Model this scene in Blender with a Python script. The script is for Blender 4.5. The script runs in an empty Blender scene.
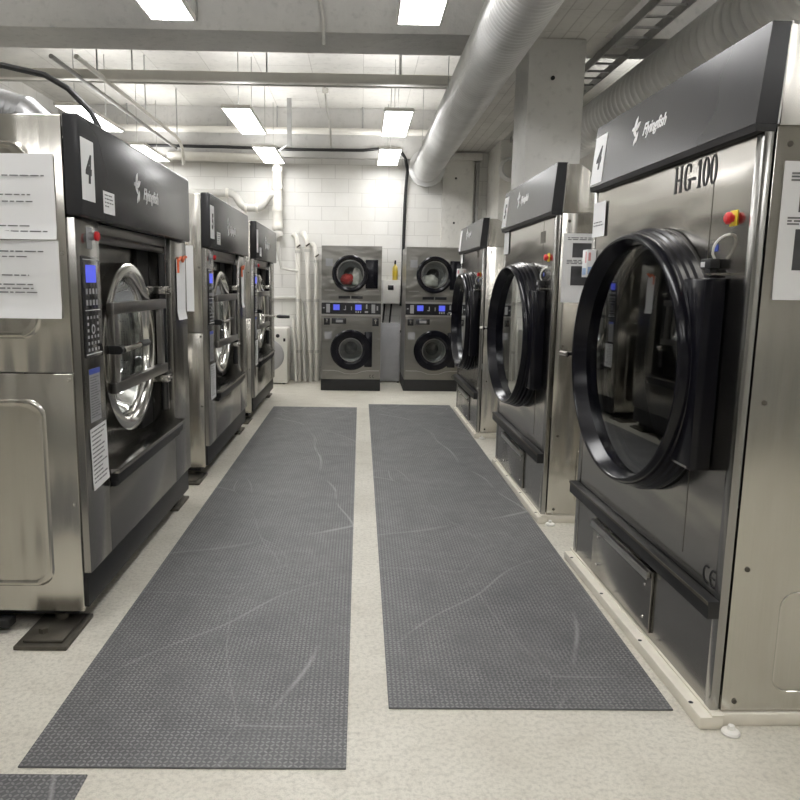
import bpy, bmesh, math, random
from mathutils import Vector, Matrix
random.seed(7)
S = bpy.context.scene
C = S.collection
PI = math.pi

# ---------------------------------------------------------------- camera
H_CAM = 1.45
F_PX, CX, YAW, PITCH, ROLL = 727.0, 369.0, .0136, .158, -.0145
fw = Vector((math.sin(YAW)*math.cos(PITCH), math.cos(YAW)*math.cos(PITCH), -math.sin(PITCH)))
rt = Vector((math.cos(YAW), -math.sin(YAW), 0))
dn = fw.cross(rt)
cr, sr = math.cos(ROLL), math.sin(ROLL)
r2 = cr*rt + sr*dn
d2 = -sr*rt + cr*dn
cam = bpy.data.cameras.new('camera')
cam.sensor_width = 36
cam.lens = F_PX/800*36
cam.shift_x = (400-CX)/800
cam.clip_start = .05
co = bpy.data.objects.new('camera', cam)
co.matrix_world = Matrix(((r2.x, -d2.x, -fw.x, 0), (r2.y, -d2.y, -fw.y, 0), (r2.z, -d2.z, -fw.z, H_CAM), (0, 0, 0, 1)))
C.objects.link(co)
S.camera = co

# ---------------------------------------------------------------- world, exposure
w = bpy.data.worlds.new('world')
S.world = w
w.use_nodes = True
w.node_tree.nodes['Background'].inputs[0].default_value = (.9, .95, 1, 1)
w.node_tree.nodes['Background'].inputs[1].default_value = .05
S.view_settings.view_transform = 'Standard'
S.view_settings.look = 'None'
S.view_settings.gamma = 1
S.view_settings.use_curve_mapping = False
S.view_settings.exposure = 0.4
LAMP = 15.5            # strength of every ceiling panel
GLOW_FILL = 9.5         # strength of an upward glow added on the panels to lift the ceiling

# ---------------------------------------------------------------- materials
def srgb(r, g, b):
    f = lambda c: (c/255/12.92) if c <= 10 else ((c/255+.055)/1.055)**2.4
    return (f(r), f(g), f(b), 1)

class NT:
    def __init__(s, name):
        s.m = bpy.data.materials.new(name)
        s.m.use_nodes = True
        s.t = s.m.node_tree
        s.b = s.t.nodes['Principled BSDF']
        s._c = None
    def n(s, kind, **kw):
        nd = s.t.nodes.new(kind)
        for k, v in kw.items():
            if k.startswith('i_'):
                nd.inputs[k[2:].replace('_', ' ')].default_value = v
            else:
                setattr(nd, k, v)
        return nd
    def l(s, a, b): s.t.links.new(a, b)
    def co(s):
        if s._c is None: s._c = s.n('ShaderNodeTexCoord').outputs['Object']
        return s._c
    def mapped(s, scale=(1, 1, 1), rot=(0, 0, 0), loc=(0, 0, 0), src=None):
        m = s.n('ShaderNodeMapping')
        m.inputs['Scale'].default_value = scale
        m.inputs['Rotation'].default_value = rot
        m.inputs['Location'].default_value = loc
        s.l(src or s.co(), m.inputs[0])
        return m.outputs[0]
    def noise(s, vec, scale=5, detail=3, rough=.5, dist=0):
        nd = s.n('ShaderNodeTexNoise')
        nd.inputs['Scale'].default_value = scale
        nd.inputs['Detail'].default_value = detail
        nd.inputs['Roughness'].default_value = rough
        nd.inputs['Distortion'].default_value = dist
        s.l(vec, nd.inputs['Vector'])
        return nd.outputs[0]
    def ramp(s, fac, stops):
        r = s.n('ShaderNodeValToRGB')
        e = r.color_ramp.elements
        while len(e) < len(stops): e.new(.5)
        for i, (p, c) in enumerate(stops):
            e[i].position = p
            e[i].color = c if len(c) == 4 else (*c, 1)
        s.l(fac, r.inputs[0])
        return r.outputs[0]
    def mix(s, fac, a, b, mode='MIX'):
        m = s.n('ShaderNodeMix', data_type='RGBA', blend_type=mode)
        for i, v in ((0, fac), (6, a), (7, b)):
            if hasattr(v, 'links'): s.l(v, m.inputs[i])
            else: m.inputs[i].default_value = v
        return m.outputs[2]
    def math(s, op, a, b=0.0, c=None):
        m = s.n('ShaderNodeMath', operation=op)
        for i, v in enumerate((a, b) if c is None else (a, b, c)):
            if hasattr(v, 'links'): s.l(v, m.inputs[i])
            else: m.inputs[i].default_value = v
        return m.outputs[0]
    def bump(s, h, strength=.3, dist=.01):
        b = s.n('ShaderNodeBump')
        b.inputs['Strength'].default_value = strength
        b.inputs['Distance'].default_value = dist
        s.l(h, b.inputs['Height'])
        s.l(b.outputs[0], s.b.inputs['Normal'])
        return b
    def set(s, **kw):
        for k, v in kw.items():
            i = s.b.inputs[k.replace('_', ' ')]
            if hasattr(v, 'links'): s.l(v, i)
            else: i.default_value = v
        return s.m

def plain(name, col, rough=.5, metal=0, var=.06, scale=12, **kw):
    t = NT(name)
    f = t.noise(t.co(), scale, 3)
    a = tuple(c*(1-var) for c in col[:3])
    b = tuple(min(1, c*(1+var)) for c in col[:3])
    return t.set(Base_Color=t.ramp(f, [(.3, a), (.7, b)]), Roughness=rough, Metallic=metal, **kw)

def steel(name, col, rough=.28, wav=.12, streak=(60, 60, 1.2), wsc=(1.7, 1.7, 1.7), wd=.12):
    t = NT(name)
    f = t.noise(t.mapped(streak), 3, 3, .5)
    a = tuple(c*.975 for c in col[:3]); b = tuple(min(1, c*1.02) for c in col[:3])
    big = t.noise(t.mapped(wsc), 1, 2)
    r = t.math('MULTIPLY_ADD', f, .05, rough-.025)
    t.bump(big, wav, wd)
    return t.set(Base_Color=t.ramp(f, [(.3, a), (.7, b)]), Metallic=1, Roughness=r)

M = {}
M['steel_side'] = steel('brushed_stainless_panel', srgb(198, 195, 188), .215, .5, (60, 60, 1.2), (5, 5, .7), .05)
M['steel_front'] = steel('stainless_dark_reflection', srgb(150, 148, 144), .225, .06, (60, 1.5, 60))  # base colour darkened for the dark surroundings this stainless reflects
M['steel_dryer'] = steel('satin_stainless_front', srgb(172, 169, 163), .17, .4, (60, 1.5, 60), (1, .8, 3.2), .04)
M['steel_stack'] = steel('stack_stainless', srgb(146, 144, 139), .32, .35, (1.5, 60, 60), (2.5, 2, 6), .05)
M['chrome'] = plain('polished_steel', (.62, .61, .58), .16, 1, .04)
M['steel_bar'] = plain('grey_steel_bar', (.33, .32, .31), .3, 1, .06)
M['alu'] = plain('bare_aluminium', (.5, .49, .47), .34, 1, .05)
M['post'] = plain('brushed_corner_post', (.36, .355, .34), .22, 1, .03)
M['black_gloss'] = plain('black_gloss_panel', (.022, .022, .024), .16, 0, .1, 3, Coat_Weight=.3)
M['black_fascia'] = plain('black_coated_fascia', (.036, .036, .038), .24, 0, .08, 3, Specular_IOR_Level=.3)
M['black_rubber'] = plain('black_plastic', (.012, .012, .013), .45, 0, .15)
M['black_ring'] = plain('black_moulded_ring', (.005, .005, .008), .2, 0, .1, Specular_IOR_Level=.28)
M['dark_gap'] = plain('dark_interior', (.012, .012, .012), .6, 0, .1)
M['white_paint'] = plain('white_painted_steel', srgb(226, 220, 206), .45, 0, .05)
M['white_plastic'] = plain('white_plastic', srgb(236, 234, 228), .35, 0, .02)
M['paper'] = plain('white_paper', srgb(228, 228, 228), .6, 0, .03, 4)
M['ink'] = plain('printed_ink', srgb(110, 110, 112), .6, 0, .1)
M['black_ink'] = plain('black_print', srgb(24, 24, 26), .5, 0, .1)
M['photo'] = plain('printed_photograph', srgb(62, 62, 64), .5, 0, .7, 9)
M['silver_print'] = plain('silver_print', srgb(222, 222, 222), .35, .2, .03)
M['red'] = plain('red_plastic', srgb(205, 40, 44), .35, 0, .05)
M['yellow'] = plain('yellow_plate', srgb(226, 196, 60), .5, 0, .05)
M['orange'] = plain('orange_cord', srgb(224, 104, 56), .5, 0, .1)
M['blue_print'] = plain('blue_print', srgb(60, 80, 170), .5, 0, .1)
M['pale_red'] = plain('faded_red_print', srgb(214, 150, 150), .6)
M['pale_blue'] = plain('faded_blue_print', srgb(150, 172, 205), .6)
M['red_cloth'] = plain('red_cloth', srgb(190, 50, 50), .9, 0, .2, 20)
M['white_cloth'] = plain('white_cloth', srgb(225, 222, 215), .9, 0, .06, 20)
M['grey_label'] = plain('grey_label', srgb(150, 150, 152), .5, 0, .05)
M['grey_paint'] = plain('grey_painted_metal', srgb(176, 176, 178), .45, 0, .04)
M['oil'] = plain('amber_liquid_bottle', srgb(214, 190, 84), .3, 0, .06)
M['cable'] = plain('black_cable', (.015, .015, .015), .5, 0, .1)
M['pipe_white'] = plain('white_painted_pipe', srgb(216, 213, 205), .5, 0, .05, 6)
M['pipe_grey'] = plain('grey_plastic_pipe', srgb(188, 186, 180), .5, 0, .06, 6)
M['conduit'] = plain('grey_conduit', srgb(150, 149, 145), .5, .2, .08, 6)
M['tray'] = plain('galvanised_tray', srgb(158, 158, 156), .45, .3, .1, 12)
M['foil'] = plain('aluminium_foil_hose', (.30, .30, .30), .35, .8, .1)
M['base_metal'] = plain('dull_base_steel', srgb(96, 92, 84), .5, .6, .2, 14)

def emit(name, col, st):
    t = NT(name)
    f = t.noise(t.co(), 30, 1)
    c = t.ramp(f, [(.2, tuple(x*.9 for x in col)), (.8, col)])
    t.l(c, t.b.inputs['Emission Color'])
    return t.set(Base_Color=(.02, .02, .02, 1), Emission_Strength=st, Roughness=.4)
M['screen'] = emit('blue_lit_screen', (.07, .09, .62), 1.0)
M['screen_white'] = emit('white_lit_digit', (.8, .85, 1), 1.2)
t = NT('light_diffuser')
t.l(t.ramp(t.noise(t.co(), 2, 1), [(.0, (1, .99, .985)), (1, (1, .995, .99))]), t.b.inputs['Emission Color'])
M['lamp'] = t.set(Base_Color=(.9, .9, .9, 1), Emission_Strength=LAMP)
t = NT('added_upward_glow')  # upward glow added to brighten the ceiling
t.l(t.ramp(t.noise(t.co(), 2, 1), [(.0, (1, .99, .985)), (1, (1, .995, .99))]), t.b.inputs['Emission Color'])
M['glow_up'] = t.set(Base_Color=(.9, .9, .9, 1), Emission_Strength=GLOW_FILL)

def glass(name, tint, refl=1.0, rough=.02):
    t = NT(name)
    tr = t.n('ShaderNodeBsdfTransparent'); tr.inputs[0].default_value = tint
    gl = t.n('ShaderNodeBsdfGlossy'); gl.inputs['Roughness'].default_value = rough
    gl.inputs[0].default_value = (.95, .97, .97, 1)
    fr = t.n('ShaderNodeFresnel'); fr.inputs[0].default_value = 1.5
    sm = t.noise(t.co(), 6, 2)
    k = t.math('MULTIPLY_ADD', sm, .1, refl-.05)
    fac = t.math('MULTIPLY', fr.outputs[0], k)
    mx = t.n('ShaderNodeMixShader')
    t.l(fac, mx.inputs[0]); t.l(tr.outputs[0], mx.inputs[1]); t.l(gl.outputs[0], mx.inputs[2])
    t.l(mx.outputs[0], t.t.nodes['Material Output'].inputs[0])
    return t.m
M['glass'] = glass('door_glass', (.80, .83, .82, 1), 1.7)
M['glass_dark'] = glass('smoked_door_glass', (.36, .37, .37, 1), 2.3)

t = NT('perforated_drum')
v = t.n('ShaderNodeTexVoronoi', feature='F1'); v.inputs['Scale'].default_value = 70; v.inputs['Randomness'].default_value = .1
t.l(t.co(), v.inputs['Vector'])
M['drum'] = t.set(Base_Color=t.ramp(v.outputs[0], [(.22, (.12, .12, .12)), (.32, (.62, .61, .59))]), Metallic=1, Roughness=.3)

M['drum_dark'] = plain('dark_drum_steel', (.20, .20, .20), .32, 1, .2, 5)

# floor
t = NT('worn_concrete_floor')
a = t.noise(t.co(), .9, 6, .6)
b_ = t.noise(t.mapped((1, 1.6, 1)), 5, 7, .7, .2)
c = t.noise(t.co(), 60, 3, .6)
base = t.ramp(a, [(.3, srgb(194, 189, 176)), (.5, srgb(209, 205, 193)), (.7, srgb(221, 217, 206))])
base = t.mix(t.ramp(b_, [(.52, (0, 0, 0)), (.8, (.45, .45, .45))]), base, srgb(165, 158, 144))
base = t.mix(t.ramp(c, [(.45, (0, 0, 0)), (.75, (.55, .55, .55))]), base, srgb(150, 146, 136))
fine = t.noise(t.co(), 230, 3, .7)
base = t.mix(t.ramp(fine, [(.5, (0, 0, 0)), (.75, (.5, .5, .5))]), base, srgb(140, 136, 128))
t.bump(c, .08, .004)
M['floor'] = t.set(Base_Color=base, Roughness=t.math('MULTIPLY_ADD', b_, .25, .36))

# painted block wall (X, Z plane and Y, Z plane)
def blockwall(name, side):
    t = NT(name)
    sep = t.n('ShaderNodeSeparateXYZ'); t.l(t.co(), sep.inputs[0])
    cb = t.n('ShaderNodeCombineXYZ')
    t.l(sep.outputs[1 if side else 0], cb.inputs[0]); t.l(sep.outputs[2], cb.inputs[1])
    br = t.n('ShaderNodeTexBrick')
    br.inputs['Scale'].default_value = 1
    br.inputs['Brick Width'].default_value = .39
    br.inputs['Row Height'].default_value = .197
    br.inputs['Mortar Size'].default_value = .005
    br.inputs['Mortar Smooth'].default_value = .4
    br.inputs['Color1'].default_value = srgb(220, 219, 215)
    br.inputs['Color2'].default_value = srgb(216, 215, 211)
    br.inputs['Mortar'].default_value = srgb(192, 190, 186)
    t.l(cb.outputs[0], br.inputs['Vector'])
    n1 = t.noise(t.co(), 1.6, 5, .6)
    col = t.mix(t.ramp(n1, [(.45, (0, 0, 0)), (.75, (.6, .6, .6))]), br.outputs['Color'], srgb(205, 202, 194))
    n2 = t.noise(t.co(), 25, 4)
    hgt = t.math('SUBTRACT', t.math('MULTIPLY', n2, .25), br.outputs['Fac'])
    t.bump(hgt, .35, .008)
    return t.set(Base_Color=col, Roughness=.6)
M['wall'] = blockwall('painted_block_wall', 0)
M['wall_side'] = blockwall('painted_block_side_wall', 1)

def concrete(name, c0, c1, boards=None, depth=.006):
    t = NT(name)
    n1 = t.noise(t.co(), 1.3, 6, .62)
    n2 = t.noise(t.co(), 14, 5, .6)
    col = t.ramp(n1, [(.3, c0), (.7, c1)])
    col = t.mix(t.ramp(n2, [(.55, (0, 0, 0)), (.8, (.5, .5, .5))]), col, tuple(x*.6 for x in c0[:3])+(1,))
    h = n2
    if boards:
        sep = t.n('ShaderNodeSeparateXYZ'); t.l(t.co(), sep.inputs[0])
        cb = t.n('ShaderNodeCombineXYZ')
        t.l(sep.outputs[1 - boards[0]], cb.inputs[0]); t.l(sep.outputs[boards[0]], cb.inputs[1])
        br = t.n('ShaderNodeTexBrick')
        br.inputs['Scale'].default_value = 1
        br.inputs['Brick Width'].default_value = boards[1]
        br.inputs['Row Height'].default_value = boards[2]
        br.inputs['Mortar Size'].default_value = .006
        br.inputs['Color1'].default_value = (1, 1, 1, 1); br.inputs['Color2'].default_value = (.88, .88, .87, 1)
        br.inputs['Mortar'].default_value = (.74, .735, .72, 1)
        t.l(cb.outputs[0], br.inputs['Vector'])
        col = t.mix(1.0, col, br.outputs['Color'], 'MULTIPLY')
        h = t.math('SUBTRACT', t.math('MULTIPLY', n2, .5), br.outputs['Fac'])
    t.bump(h, .4, depth)
    return t.set(Base_Color=col, Roughness=.75)
M['ceiling'] = concrete('ceiling_concrete', srgb(186, 184, 179), srgb(208, 206, 200), (0, 1.6, .6))
M['beam'] = concrete('rough_beam_concrete', srgb(172, 171, 168), srgb(194, 193, 189), None, .02)
M['beam_long'] = concrete('board_formed_soffit', srgb(180, 178, 174), srgb(206, 204, 199), (0, .9, .11))
M['column'] = concrete('smooth_column_concrete', srgb(192, 191, 188), srgb(208, 207, 203))
M['ringbeam'] = concrete('grey_ring_beam', srgb(176, 175, 171), srgb(200, 198, 194))
M['plaster'] = concrete('painted_plaster', srgb(205, 203, 197), srgb(220, 218, 212))

# checker plate rubber mat
t = NT('checker_plate_rubber')
wob = t.noise(t.co(), 3, 3)
sep = t.n('ShaderNodeSeparateXYZ'); t.l(t.co(), sep.inputs[0])
sc = 1/.0165
u = t.math('MULTIPLY', sep.outputs[0], sc); v = t.math('MULTIPLY', sep.outputs[1], sc)
par = t.math('MODULO', t.math('ADD', t.math('ADD', t.math('FLOOR', u), t.math('FLOOR', v)), 4000), 2)
sg = t.math('MULTIPLY_ADD', par, 2, -1)
fu = t.math('SUBTRACT', t.math('FRACT', u), .5); fv = t.math('SUBTRACT', t.math('FRACT', v), .5)
fvs = t.math('MULTIPLY', fv, sg)
aa = t.math('MULTIPLY', t.math('ADD', fu, fvs), 1.15); bb = t.math('MULTIPLY', t.math('SUBTRACT', fu, fvs), 2.4)
d = t.math('ADD', t.math('POWER', t.math('ABSOLUTE', aa), 2), t.math('POWER', t.math('ABSOLUTE', bb), 2))
dash = t.ramp(d, [(.3, (1, 1, 1)), (.8, (0, 0, 0))])
n1 = t.noise(t.co(), 1.9, 7, .68)
n2 = t.noise(t.co(), 55, 4, .7)
n3 = t.noise(t.co(), 7, 5, .65)
lo = t.ramp(n1, [(.3, srgb(80, 80, 82)), (.7, srgb(106, 106, 106))])
hi = t.ramp(n3, [(.3, srgb(116, 116, 117)), (.72, srgb(172, 172, 171))])
col = t.mix(t.math('MULTIPLY', dash, t.ramp(n2, [(.3, (.35, .35, .35)), (.65, (1, 1, 1))])), lo, hi)
col = t.mix(t.ramp(n2, [(.45, (0, 0, 0)), (.7, (.6, .6, .6))]), col, srgb(66, 66, 68))
scuffs = None
for k, (scl, sd, wdt, amt) in enumerate(((.5, 0, .0028, .5), (.8, 3.7, .003, .4), (1.3, 8.1, .003, .35))):
    vo = t.n('ShaderNodeTexVoronoi', feature='DISTANCE_TO_EDGE'); vo.inputs['Scale'].default_value = scl
    nd = t.n('ShaderNodeTexNoise'); nd.inputs['Scale'].default_value = .8; nd.inputs['Detail'].default_value = 1; t.l(t.co(), nd.inputs['Vector'])
    mv = t.mapped((1, .7, 1), (0, 0, .4+sd), (sd, sd*.6, 0), t.mix(.3, t.co(), nd.outputs[1]))
    t.l(mv, vo.inputs['Vector'])
    msk = t.ramp(t.noise(t.mapped((1, 1, 1), (0, 0, 0), (sd*2, 0, 0)), 1.4, 3), [(.46, (0, 0, 0)), (.6, (amt, amt, amt))])
    q = t.math('MULTIPLY', t.ramp(vo.outputs[0], [(0, (1, 1, 1)), (wdt, (0, 0, 0))]), msk)
    scuffs = q if scuffs is None else t.math('MAXIMUM', scuffs, q)
col = t.mix(scuffs, col, srgb(176, 176, 174))
t.bump(dash, .4, .002)
M['mat'] = t.set(Base_Color=col, Roughness=.5)

# spiral duct
t = NT('spiral_duct_metal')
sep = t.n('ShaderNodeSeparateXYZ'); t.l(t.co(), sep.inputs[0])
n1 = t.noise(t.co(), 3, 4)
n2 = t.noise(t.mapped((6, 60, 6)), 1, 3)
t.bump(n2, .2, .02)
M['duct'] = t.set(Base_Color=t.ramp(n1, [(.3, (.55, .55, .54)), (.7, (.68, .68, .67))]), Metallic=.45, Roughness=.38)

# ---------------------------------------------------------------- mesh helpers
class MB:
    def __init__(s): s.bm = bmesh.new()
    def _add(s, b2):
        me = bpy.data.meshes.new('tmp'); b2.to_mesh(me); b2.free()
        s.bm.from_mesh(me); bpy.data.meshes.remove(me)
        return s
    def box(s, x0, x1, y0, y1, z0, z1, bev=0, seg=2):
        b = bmesh.new()
        bmesh.ops.create_cube(b, size=1)
        for v in b.verts:
            v.co = Vector(((x0+x1)/2+v.co.x*(x1-x0), (y0+y1)/2+v.co.y*(y1-y0), (z0+z1)/2+v.co.z*(z1-z0)))
        if bev: bmesh.ops.bevel(b, geom=b.edges[:], offset=bev, segments=seg, profile=.5, affect='EDGES')
        return s._add(b)
    def faces(s, vs, fs):
        b = bmesh.new()
        V = [b.verts.new(v) for v in vs]
        for f in fs:
            try: b.faces.new([V[i] for i in f])
            except ValueError: pass
        bmesh.ops.recalc_face_normals(b, faces=b.faces[:])
        return s._add(b)
    def prism(s, poly, fr, d0, d1):
        """poly of (a,b) in frame fr=(o,u,v,n), extruded from d0 to d1 along n"""
        o, u, v, n = fr
        k = len(poly)
        P = [o+u*a+v*b_+n*d0 for a, b_ in poly]+[o+u*a+v*b_+n*d1 for a, b_ in poly]
        F = [list(range(k)), list(range(k, 2*k))]+[[i, (i+1) % k, (i+1) % k+k, i+k] for i in range(k)]
        return s.faces(P, F)
    def cyl(s, p, q, r, r2=None, n=20):
        return s.sweep([Vector(p), Vector(q)], [r, r if r2 is None else r2], n)
    def sweep(s, pts, r, n=12):
        pts = [Vector(p) for p in pts]
        R = r if isinstance(r, (list, tuple)) else [r]*len(pts)
        vs, fs = [], []
        d = (pts[1]-pts[0]).normalized()
        a = d.orthogonal().normalized()
        for i, p in enumerate(pts):
            if i == 0: dd = pts[1]-p
            elif i == len(pts)-1: dd = p-pts[i-1]
            else: dd = (pts[i+1]-p).normalized()+(p-pts[i-1]).normalized()
            dd.normalize()
            a = (a-dd*a.dot(dd)).normalized()
            b_ = dd.cross(a)
            for k in range(n):
                t_ = 2*PI*k/n
                vs.append(p+(a*math.cos(t_)+b_*math.sin(t_))*R[i])
        for i in range(len(pts)-1):
            for k in range(n):
                fs.append([i*n+k, i*n+(k+1) % n, (i+1)*n+(k+1) % n, (i+1)*n+k])
        fs.append(list(range(n))); fs.append(list(range((len(pts)-1)*n, len(pts)*n)))
        return s.faces(vs, fs)
    def lathe(s, c, axis, prof, n=56, closed=False, sy=1.0):
        """prof of (radius, height along axis)"""
        c = Vector(c); ax = Vector(axis).normalized()
        if abs(ax.z) > .9: e1, e2 = Vector((1, 0, 0)), Vector((0, 1, 0))
        else:
            e2 = Vector((0, 0, 1)); e1 = e2.cross(ax).normalized()
        vs, fs = [], []
        for r, h in prof:
            for k in range(n):
                t_ = 2*PI*k/n
                vs.append(c+ax*h+e1*(r*sy*math.cos(t_))+e2*(r*math.sin(t_)))
        m = len(prof)
        for i in range(m if closed else m-1):
            j = (i+1) % m
            for k in range(n):
                fs.append([i*n+k, i*n+(k+1) % n, j*n+(k+1) % n, j*n+k])
        if not closed:
            for i in (0, m-1):
                if prof[i][0] > 1e-5 and prof[i][0] < .0016: fs.append([i*n+k for k in range(n)])
        return s.faces(vs, fs)
    def disc(s, c, axis, r, th, n=40):
        return s.lathe(c, axis, [(.001, 0), (r*.97, 0), (r, th*.3), (r*.97, th), (.001, th)], n)
    def hole_plate(s, fr, a0, a1, b0, b1, ca, cb, r, d0, d1, n=64, sy=1.0):
        o, u, v, n_ = fr
        ang = sorted([2*PI*k/n for k in range(n)]+[math.atan2(y-cb, x-ca) % (2*PI) for x in (a0, a1) for y in (b0, b1)])
        vs = []
        for t_ in ang:
            dx, dy = math.cos(t_), math.sin(t_)
            k = 1e9
            if abs(dx) > 1e-9: k = min(k, ((a1 if dx > 0 else a0)-ca)/dx)
            if abs(dy) > 1e-9: k = min(k, ((b1 if dy > 0 else b0)-cb)/dy)
            for (x, y) in ((ca+dx*k, cb+dy*k), (ca+r*sy*dx, cb+r*dy)):
                for dd in (d0, d1): vs.append(o+u*x+v*y+n_*dd)
        N = len(ang); fs = []
        for i in range(N):
            j = (i+1) % N
            A, B = 4*i, 4*j
            fs += [[A, B, B+2, A+2], [A+1, B+1, B+3, A+3], [A, B, B+1, A+1], [A+2, B+2, B+3, A+3]]
        return s.faces(vs, fs)
    def text(s, txt, fr, h, bold=0.0, shear=0.0, depth=.0006, sx=1.0, align='CENTER'):
        cu = bpy.data.curves.new('tmp', 'FONT')
        cu.body = txt; cu.size = h; cu.shear = shear; cu.offset = bold; cu.extrude = depth
        cu.align_x = align; cu.align_y = 'CENTER'; cu.resolution_u = 4
        ob = bpy.data.objects.new('tmp', cu)
        C.objects.link(ob)
        dg = bpy.context.evaluated_depsgraph_get()
        me = bpy.data.meshes.new_from_object(ob.evaluated_get(dg))
        o, u, v, n = fr
        for q in me.vertices:
            x, y, z = q.co
            q.co = o+u*(x*sx)+v*y+n*(z+depth)
        s.bm.from_mesh(me)
        bpy.data.objects.remove(ob); bpy.data.curves.remove(cu); bpy.data.meshes.remove(me)
        return s
    def split(s, name, mat, parent=None, angle=35):
        bm = s.bm
        bmesh.ops.remove_doubles(bm, verts=bm.verts[:], dist=1e-5)
        seen = set(); out = []
        for v0 in bm.verts:
            if v0 in seen: continue
            st = [v0]; seen.add(v0); isl = []
            while st:
                v = st.pop(); isl.append(v)
                for e in v.link_edges:
                    o = e.other_vert(v)
                    if o not in seen: seen.add(o); st.append(o)
            idx = {v: i for i, v in enumerate(isl)}
            fs = {f for v in isl for f in v.link_faces}
            m = MB(); m.faces([v.co.copy() for v in isl], [[idx[v] for v in f.verts] for f in fs])
            out.append(m.build(name, mat, parent, angle))
        bm.free()
        return out
    def turn(s, cx, cy, ang):
        c, q = math.cos(ang), math.sin(ang)
        for v in s.bm.verts:
            x, y = v.co.x-cx, v.co.y-cy
            v.co.x, v.co.y = cx+x*c-y*q, cy+x*q+y*c
        return s
    def build(s, name, mat, parent=None, angle=35):
        bm = s.bm
        bmesh.ops.remove_doubles(bm, verts=bm.verts[:], dist=1e-5)
        ca = math.radians(angle)
        for e in bm.edges:
            e.smooth = len(e.link_faces) == 2 and e.calc_face_angle(9) < ca
        for f in bm.faces: f.smooth = True
        me = bpy.data.meshes.new(name)
        bm.to_mesh(me); bm.free()
        me.materials.append(M[mat] if isinstance(mat, str) else mat)
        o = bpy.data.objects.new(name, me)
        C.objects.link(o)
        if parent: o.parent = parent
        return o

V = Vector
X_, Y_, Z_ = V((1, 0, 0)), V((0, 1, 0)), V((0, 0, 1))
def FR(o, u, v):
    u, v = V(u), V(v)
    return (V(o), u, v, u.cross(v))

def tag(o, label=None, cat=None, group=None, kind=None):
    if label: o['label'] = label
    if cat: o['category'] = cat
    if group: o['group'] = group
    if kind: o['kind'] = kind
    return o
def thing(name, label, cat, loc=(0, 0, 0), rz=0, group=None):
    o = bpy.data.objects.new(name, None)
    o.empty_display_size = .1
    C.objects.link(o)
    o.location = loc; o.rotation_euler = (0, 0, rz)
    return tag(o, label, cat, group)
def struct(name, mb, mat, label=None):
    return tag(mb.build(name, mat), label, None, None, 'structure')
def copy_tree(o, parent=None):
    c = o.copy(); C.objects.link(c)
    if parent: c.parent = parent
    for ch in list(o.children): copy_tree(ch, c)
    return c
def named(root, name):
    return [c for c in root.children if c.name.split('.')[0] == name]
def drop(root, name):
    for c in named(root, name):
        for g in list(c.children): bpy.data.objects.remove(g)
        bpy.data.objects.remove(c)

def word_lines(mb, fr, a0, a1, rows, rnd, th=.006, indent=0.0, fill=(.5, 1)):
    """rows: list of b-heights; broken bars standing for lines of small print"""
    for b_ in rows:
        a = a0+indent*rnd.random()
        end = a0+(a1-a0)*rnd.uniform(*fill)
        while a < end:
            wd = min(rnd.uniform(.012, .045), end-a)
            if wd < .004: break
            mb.prism([(a, b_-th/2), (a+wd, b_-th/2), (a+wd, b_+th/2), (a, b_+th/2)], fr, .0008, .0014)
            a += wd+.007

# ================================================================ ROOM
XL, XR, YF, YB, ZC = -4.3, 3.7, -3.6, 10.95, 3.9
struct('floor', MB().box(XL-.2, XR+.2, YF-.2, YB+.2, -.1, 0), 'floor')
struct('ceiling', MB().box(XL-.2, XR+.2, YF-.2, YB+.2, ZC, ZC+.15), 'ceiling')
struct('wall_back', MB().box(XL-.2, XR+.2, YB, YB+.2, 0, ZC), 'wall')
struct('wall_left', MB().box(XL-.2, XL, YF, YB, 0, ZC), 'wall_side')
struct('wall_right', MB().box(XR, XR+.2, YF, YB, 0, ZC), 'wall_side')
struct('wall_front', MB().box(XL-.2, XR+.2, YF-.2, YF, 0, ZC), 'wall')
struct('trim_7', MB().box(XL, XR, YF, YF+.03, 0, 1.5), 'tray', 'added grey panel low on the unseen wall, for darker steel reflections')  # added out of view so the steel mirrors a darker lower wall
# beams and columns
ZB = 3.36
struct('trim_1', MB().box(XL, XR, 5.98, 6.5, ZB+.001, ZC), 'beam', 'concrete cross beam over the aisle')
struct('trim_2', MB().box(1.2, 1.86, YF, YB, ZB-.003, ZC), 'beam_long', 'board marked concrete beam running above the column')
struct('trim_3', MB().box(XL, 1.2, YB-.12, YB, 3.23, ZC), 'ringbeam', 'grey concrete ring beam along the top of the back wall')
struct('trim_4', MB().box(XL, XR, .2, .72, ZB+.001, ZC), 'beam', 'concrete cross beam behind the viewpoint')
struct('trim_5', MB().box(1.17, 1.62, YB-.07, YB, 0, 3.23).box(1.12, 1.72, YB-.1, YB, 3.23, 3.33), 'plaster', 'flat pilaster on the back wall')
col = MB().box(1.29, 1.735, 6.0, 6.5, 0, ZB-.003, .012)
struct('column', col, 'column', 'square concrete column behind the middle dryer')
wb = MB().box(1.83, XR, 10.0, YB, 0, ZB-.003)
struct('wall_corner', wb, 'plaster', 'projecting plaster wall in the far right corner')
g = MB().box(1.655, 1.70, YB-.06, YB, 0, 3.2)
tag(g.build('drain_pipe', 'tray'), 'dark vertical pipe between the pilaster and the corner wall', 'pipe')
# tie-rod holes are shallow dark plugs in the column and pilaster
pl = MB()
for x, y, z in ((1.48, 5.98, 3.06), (1.475, 5.98, 2.2), (1.36, YB-.07, 2.98), (1.35, YB-.07, 2.35)):
    pl.cyl((x, y-.004, z), (x, y+.01, z), .016, n=12)
struct('trim_6', pl, 'dark_gap', 'dark tie rod plugs in the concrete')

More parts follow.
